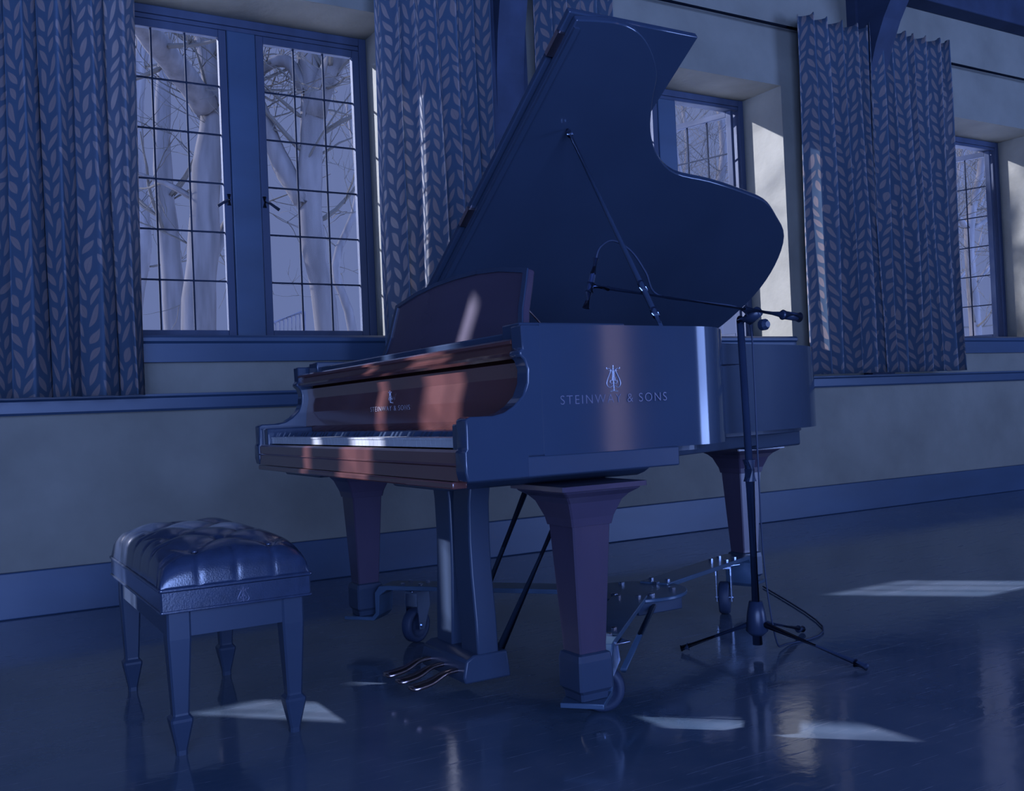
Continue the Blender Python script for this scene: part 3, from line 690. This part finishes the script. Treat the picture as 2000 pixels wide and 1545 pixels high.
# tie struts between the arms
def strut(a, b, z0, z1):
    mesh('strut', tube(B(), [(a[0], a[1], z0), (b[0], b[1], z1)], 0.009, 8), M_dolly, dolly, smooth=True)
strut((HUB.x-0.02, HUB.y-0.12), (1.60, 2.20), DZ-0.03, 0.10)

# ------------------------------------------------------------------ bench
bx0, bx1, by0, by1 = 0.455, 0.835, 2.525, 3.33
bcx, bcy = (bx0+bx1)/2, (by0+by1)/2
bench = empty('piano_bench', (bcx, bcy, 0), label='low black tufted leather piano bench with tapered spade feet', cat='bench')
hw, hl = (bx1-bx0)/2, (by1-by0)/2
TSX, TSY = 0.095, 0.118
def pad_top():
    bm = B(); nx, ny = 56, 96
    sx_, sy_ = TSX, TSY
    g = []
    for i in range(nx+1):
        row = []
        for j in range(ny+1):
            u = -1+2*i/nx; v = -1+2*j/ny
            x, y = u*hw, v*hl
            e = (1-abs(u)**3.4)*(1-abs(v)**5.0); e = max(e, 0)**0.34
            z = 0.425+0.108*e
            p_ = x/sx_ + y/sy_; q_ = x/sx_ - y/sy_
            inn = min(1, max(0, (0.86-abs(u))/0.25))*min(1, max(0, (0.92-abs(v))/0.15))
            puff = (abs(math.sin(PI*p_/2))*abs(math.sin(PI*q_/2)))**0.45
            dd = math.hypot(((x/sx_+1) % 2-1), ((y/sy_+1) % 2-1)); d2 = math.hypot((x/sx_ % 2)-1, (y/sy_ % 2)-1)
            dm_ = min(dd, d2)
            z -= inn*(0.020*(1-puff) + 0.016*math.exp(-(dm_/0.16)**2))
            if abs(u) >= 0.62:
                f = abs(((y/sy_ + (0 if True else 1)) % 1.0)-0.5); f = 0.5-f; z -= 0.006*math.exp(-(f/0.07)**2)*min(1, (abs(u)-0.62)*6)
            if abs(v) >= 0.8:
                f = abs(((x/sx_) % 1.0)-0.5); f = 0.5-f; z -= 0.006*math.exp(-(f/0.07)**2)*min(1, (abs(v)-0.8)*6)
            # gentle bulge of the sides
            row.append(bm.verts.new((bcx+x, bcy+y, z)))
        g.append(row)
    for i in range(nx):
        for j in range(ny): bm.faces.new((g[i][j], g[i+1][j], g[i+1][j+1], g[i][j+1]))
    # side walls with bulge and pleats
    per = [g[i][0] for i in range(nx+1)] + [g[nx][j] for j in range(1, ny+1)] + [g[i][ny] for i in range(nx-1, -1, -1)] + [g[0][j] for j in range(ny-1, 0, -1)]
    prev = per; n = len(per)
    for z, off in ((0.420, 0.0),):
        cur = []
        for v_ in per:
            cur.append(bm.verts.new((v_.co.x, v_.co.y, z)))
        for i in range(n): bm.faces.new((prev[i], prev[(i+1) % n], cur[(i+1) % n], cur[i]))
        prev = cur
    bm.faces.new(prev[::-1]); return bm
pad = mesh('tufted_seat', pad_top(), M_leather, bench, smooth=True)
for i in range(-1, 2):
    for j in range(-3, 4):
        if (i+j) % 2 == 0 and abs(j*TSY) < hl*0.9:
            mesh('button', lathe(B(), [(0.0085, 0), (0.007, 0.004), (0.002, 0.006)], (bcx+i*TSX, bcy+j*TSY, 0.4975), 12), M_leather, pad, smooth=True)
def ringbox(m, z0, z1, d): return loft(B(), [sq(bcx, bcy, z0, hw+d, 0.004, hl+d), sq(bcx, bcy, z1, hw+d, 0.004, hl+d)])
mesh('seat_welt', ringbox(0, 0.412, 0.421, 0.004), M_leather, bench, bevel=0.003)
mesh('seat_skirt', ringbox(0, 0.366, 0.411, 0.0), M_leather, bench)
mesh('skirt_piping', ringbox(0, 0.359, 0.366, 0.003), M_leather, bench, bevel=0.002)
mesh('apron', loft(B(), [sq(bcx, bcy, 0.295, hw-0.022, 0.003, hl-0.022), sq(bcx, bcy, 0.359, hw-0.022, 0.003, hl-0.022)]), M_satin, bench)
for sx_ in (-1, 1):
    for sy_ in (-1, 1):
        cx_, cy_ = bcx+sx_*(hw-0.045), bcy+sy_*(hl-0.045)
        secs = [sq(cx_, cy_, z, h, 0.005) for z, h in ((0.356, 0.029), (0.29, 0.029), (0.105, 0.020), (0.100, 0.0205), (0.092, 0.0275), (0.085, 0.0275), (0.012, 0.0135), (0.0, 0.0135))]
        secs.reverse()
        mesh('leg', loft(B(), secs), M_satin, bench)
for s in (1,):
    lyre(F_side(bcx+0.012, by0-0.0005, 0.360), 0.044, M_letdim, bench, 0.0008)
for s in (-1, 1):
    mesh('adjusting_knob', lathe(B(), [(0.006, 0), (0.006, 0.02), (0.022, 0.021), (0.024, 0.03), (0.020, 0.038)], (bcx, by1-0.024 if False else by1-0.022, 0.325), 20, 'y'), M_satin, bench, smooth=True) if s > 0 else None

# ------------------------------------------------------------------ microphone stand
SXY = Vector((2.275, 2.385, 0))
stand = empty('microphone_stand', (SXY.x, SXY.y, 0), label='black boom microphone stand on tripod legs beside the piano curve', cat='microphone stand')
st_top = Vector((SXY.x-0.01, SXY.y, 1.085))
mesh('pole', tube(B(), [SXY+Vector((0, 0, 0.03)), SXY+Vector((0, 0, 0.60)), SXY+Vector((0, 0, 0.601)), st_top], [0.016, 0.016, 0.012, 0.012], 14), M_black, stand, smooth=True)
mesh('clutch', tube(B(), [SXY+Vector((0, 0, 0.56)), SXY+Vector((0, 0, 0.63))], 0.021, 14), M_black, stand)
mesh('leg_collar', lathe(B(), [(0.020, 0.06), (0.036, 0.075), (0.030, 0.13), (0.022, 0.17)], (SXY.x, SXY.y, 0), 14), M_black, stand, smooth=True)
for ex in (Vector((2.10, 2.56, 0.012)), Vector((2.370, 2.03, 0.012)), Vector((2.60, 2.50, 0.012))):
    lg = mesh('leg', tube(B(), [SXY+Vector((0, 0, 0.105)), ex], [0.011, 0.009], 10), M_black, stand, smooth=True)
    mesh('rubber_foot', tube(B(), [ex+(SXY-ex)*0.1+Vector((0, 0, 0.008)), ex], [0.013, 0.0115], 10), M_rubber, lg, smooth=True)
bA = Vector((2.425, 2.30, 1.090)); bB = Vector((1.660, 2.30, 1.165))   # boom ends
dB = (bA-bB).normalized()
piv = bB + dB*((st_top.x-bB.x)/dB.x)
st = Vector((st_top.x, 2.30, st_top.z))
bm = tube(B(), [st_top, Vector((piv.x, 2.345, piv.z-0.02)), Vector((piv.x, 2.30, piv.z))], [0.016, 0.020, 0.017], 12); mesh('boom_pivot', bm, M_black, stand, smooth=True)
mesh('pivot_knob', lathe(B(), [(0.010, 0), (0.018, 0.01), (0.018, 0.028), (0.010, 0.032)], (piv.x, 2.262, piv.z-0.045), 12, 'y'), M_black, stand)
mesh('boom_arm', tube(B(), [bB, bA], 0.0055, 10), M_black, stand, smooth=True)
mesh('boom_sleeve', tube(B(), [piv-dB*0.06, piv+dB*0.10, piv+dB*0.101, bA+dB*0.005], [0.010, 0.010, 0.014, 0.014], 12), M_black, stand, smooth=True)
mesh('counterweight', tube(B(), [bA-dB*0.055, bA+dB*0.02], 0.017, 14), M_black, stand, smooth=True)
mesh('boom_tip', tube(B(), [bB-dB*0.035, bB+dB*0.02], 0.008, 10), M_steel, stand, smooth=True)
mic = empty('microphone', (1.61, 2.30, 1.12), label='slim pencil microphone hanging at the end of the boom over the strings', cat='microphone')
m0 = Vector((1.598, 2.30, 1.105)); m1 = Vector((1.628, 2.30, 1.205)); dm = (m1-m0).normalized()
mesh('mic_body', tube(B(), [m0, m0.lerp(m1, 0.45), m0.lerp(m1, 0.46), m0.lerp(m1, 0.95), m1], [0.0105, 0.0105, 0.0095, 0.0095, 0.006], 16), M_steel, mic, smooth=True)
mesh('mic_clip', tube(B(), [m0.lerp(m1, 0.46), m0.lerp(m1, 0.72)], 0.0125, 14), M_black, mic, smooth=True)
mesh('mic_connector', tube(B(), [m1-dm*0.002, m1+dm*0.045], 0.0090, 14), M_steel, mic, smooth=True)
cb = smooth_poly([m1+dm*0.04, m1+Vector((0.028, 0, 0.075)), m1+Vector((0.075, 0, 0.098)), m1+Vector((0.14, 0, 0.07)), m1+Vector((0.19, 0, 0.01)), Vector((1.87, 2.312, 1.150)), Vector((2.05, 2.314, 1.132)), Vector((2.20, 2.316, 1.115)), Vector((2.275, 2.350, 1.06)),
                  Vector((2.30, 2.370, 0.90)), Vector((2.292, 2.362, 0.6)), Vector((2.30, 2.365, 0.3)), Vector((2.33, 2.36, 0.05)), Vector((2.42, 2.40, 0.006)), Vector((2.7, 2.5, 0.006)), Vector((3.1, 3.2, 0.006))], 6)
o = mesh('microphone_cable', tube(B(), cb, 0.0032, 6), M_rubber, None, smooth=True)
tag(o, 'thin black cable looping from the microphone down its stand', 'cable')

# ------------------------------------------------------------------ outside: ground, trees, porch railing
o = mesh('lawn', box(B(), -30, 60, YO+0.0, 70, -1.2, -1.0), M_ground); tag(o, None, None, None, 'structure'); o.name = 'trim_20'; o['label'] = 'unseen ground outside the windows, made white to bounce light inside'
def limb(bm, tw, p, d, length, r, depth, rnd, wob=0.25, kids=3):
    n = 7; pts = [p]; rad = [r]; dd = d.normalized()
    for i in range(n):
        dd = (dd + Vector((rnd.uniform(-1, 1), rnd.uniform(-1, 1), rnd.uniform(-0.6, 1)))*wob*0.35).normalized()
        pts.append(pts[-1]+dd*length/n); rad.append(r*(1-0.72*(i+1)/n))
    tube(bm if r > 0.035 else tw, pts, rad, 9 if r > 0.05 else (5 if r > 0.015 else 3), cap=False)
    if depth <= 0: return
    for k in range(kids):
        i = rnd.randint(2, n); a = rnd.uniform(0, 2*PI); s_, u_ = frame_from(dd)
        nd = (dd*0.75 + (s_*math.cos(a)+u_*math.sin(a))*rnd.uniform(0.5, 1.0)).normalized(); nd.z += 0.12
        limb(bm, tw, pts[i], nd, length*rnd.uniform(0.5, 0.75), max(rad[i]*rnd.uniform(0.45, 0.7), 0.006), depth-1, rnd, wob*1.2, kids)
def tree(label, main, extra, seed, depth=3, kids=3, twl=1.6):
    """main: list of (points, radii) for the hand-placed trunk and forks; extra: random limbs from given points"""
    rnd = random.Random(seed); base = main[0][0][0]
    par = empty('bare_tree', (base[0], base[1], -1.0), label=label, cat='tree', group=None)
    bm, tw = B(), B()
    for pts, rads in main:
        sp = smooth_poly([Vector(q) for q in pts], 4); m = len(sp)-1
        rr = [rads[0]+(rads[1]-rads[0])*i/m for i in range(m+1)]
        rr = [r*(1+0.06*math.sin(i*1.7)) for i, r in enumerate(rr)]
        tube(bm, sp, rr, 12, cap=True)
        for k in range(twl_n):
            i = rnd.randint(m//4, m); s_, u_ = frame_from(sp[min(i, m-1)+1]-sp[min(i, m-1)]); a = rnd.uniform(0, 2*PI)
            nd = (s_*math.cos(a)+u_*math.sin(a)) + Vector((0, 0, rnd.uniform(0.0, 0.9)))
            limb(bm, tw, sp[i], nd, rnd.uniform(0.6, 1.0)*twl, rr[i]*rnd.uniform(0.10, 0.28), depth-1, rnd, 0.5, kids)
    for p, d, ln, r in extra: limb(bm, tw, Vector(p), Vector(d), ln, r, depth, rnd, 0.35, kids)
    mesh('trunk', bm, M_bark, par, smooth=True)
    if len(tw.verts): o = mesh('twigs', tw, M_twig, par); o['kind'] = 'stuff'
def wp(X9, Z9, Y):   # point given at depth 9 m, moved along the sight line to depth Y
    s = Y/9.0; return (X9*s, Y, 0.82+(Z9-0.82)*s)
import itertools
# pixel -> point at depth Y on the sight line, used only to lay trees where the photo shows them
def at(x, y, Y):
    v = Vector(((x-1000)/1920.0, -(y-772.5)/1920.0, -1.0)); d = Vector((xb.x*v.x+yb.x*v.y+zb.x*v.z, xb.y*v.x+yb.y*v.y+zb.y*v.z, xb.z*v.x+yb.z*v.y+zb.z*v.z))
    t = Y/d.y; return (d.x*t, Y, 0.82+d.z*t)
twl_n = 10
def drop(p, dz=None): return (p[0], p[1], -1.0)
a = at(388, 655, 11); A0 = (a[0], 11, -1.0)
tree('leaning grey tree with forked trunk seen through the left casement, right part',
     [([A0, a, at(398, 480, 11), at(404, 330, 11), at(420, 190, 11), at(400, 60, 11), at(385, -120, 11)], (0.20, 0.11)),
      ([at(408, 215, 11), at(360, 150, 10.6), at(310, 90, 10.2), at(255, 20, 9.8), at(200, -70, 9.6)], (0.15, 0.10)),
      ([at(385, 560, 11), at(425, 480, 11.2), at(470, 380, 11.5), at(520, 280, 12)], (0.07, 0.05))], [], 11)
a = at(345, 655, 13); A0 = (a[0], 13, -1.0)
tree('thin upright tree in the middle of the left casement',
     [([A0, a, at(330, 470, 13), at(318, 330, 13), at(318, 200, 13), at(325, 50, 13), at(330, -100, 13)], (0.17, 0.06))], [], 12)
a = at(640, 655, 10.5); A0 = (a[0], 10.5, -1.0)
tree('old tree with peeling bark and spread limbs seen through the right casement',
     [([A0, a, at(612, 480, 10.5), at(605, 350, 10.5), at(612, 210, 10.5), at(605, 90, 10.5), at(590, -80, 10.5)], (0.13, 0.14)),
      ([at(610, 240, 10.5), at(640, 150, 10.3), at(690, 60, 10.1), at(760, -60, 10)], (0.13, 0.10)),
      ([at(600, 400, 10.5), at(560, 340, 10.6), at(520, 250, 10.7), at(470, 120, 10.9)], (0.12, 0.09)),
      ([at(600, 190, 10.5), at(560, 120, 10.6), at(500, 150, 10.8), at(480, 250, 10.9)], (0.08, 0.05))], [], 13)
a = at(250, 655, 16); A0 = (a[0], 16, -1.0)
tree('distant slim tree behind the left casement edge', [([A0, a, at(275, 480, 16), at(262, 250, 16), at(285, 40, 16)], (0.22, 0.10))], [], 14)
a = at(690, 655, 18); A0 = (a[0], 18, -1.0)
tree('pale distant tree near the right edge of the large window', [([A0, a, at(655, 520, 18), at(700, 380, 18), at(680, 200, 18)], (0.10, 0.06))], [], 15)
twl_n = 16
for i, (px, py, Y, sd_, lb) in enumerate([(1400, 640, 13, 21, 'branching tree seen through the window behind the piano lid'),
                            (1330, 640, 17, 22, 'farther bare tree left of the open casement behind the lid'),
                            (1905, 640, 12, 23, 'branching tree seen through the open casement of the last window'),
                            (1865, 640, 16, 24, 'farther bare tree beside the last curtain')]):
    a = at(px, py, Y); rn = random.Random(sd_)
    m1_ = at(px-12, 450, Y); m2_ = at(px+14, 300, Y); m3_ = at(px-10, 120, Y)
    tree(lb, [([(a[0], Y, -1.0), a, m1_, m2_, m3_], (0.13, 0.05)), ([m1_, at(px-60, 380, Y), at(px-90, 240, Y)], (0.06, 0.03)), ([m1_, at(px+50, 400, Y), at(px+95, 280, Y)], (0.06, 0.03)),
              ([at(px-4, 560, Y), at(px+40, 500, Y), at(px+60, 420, Y)], (0.05, 0.02))], [], sd_, depth=3, kids=3, twl=1.7)
# porch railing low in the right casement
por = empty('porch_railing', at(570, 650, 19), label='small timber porch railing outside, low in the right casement', cat='railing')
q0, q1, q2 = at(530, 632, 19), at(592, 608, 19), at(606, 640, 18)
bm = B(); tube(bm, [q0, q1], 0.03, 6); tube(bm, [(q0[0], q0[1], q0[2]-0.55), (q1[0], q1[1], q1[2]-0.55)], 0.025, 6); mesh('handrail', bm, M_porch, por)
for i in range(9):
    t = i/8; p = Vector(q0).lerp(Vector(q1), t); mesh('baluster', tube(B(), [(p.x, p.y, p.z-(0.55 if 0 < i < 8 else 3.0)), tuple(p)], 0.018 if 0 < i < 8 else 0.05, 6), M_porch, por)
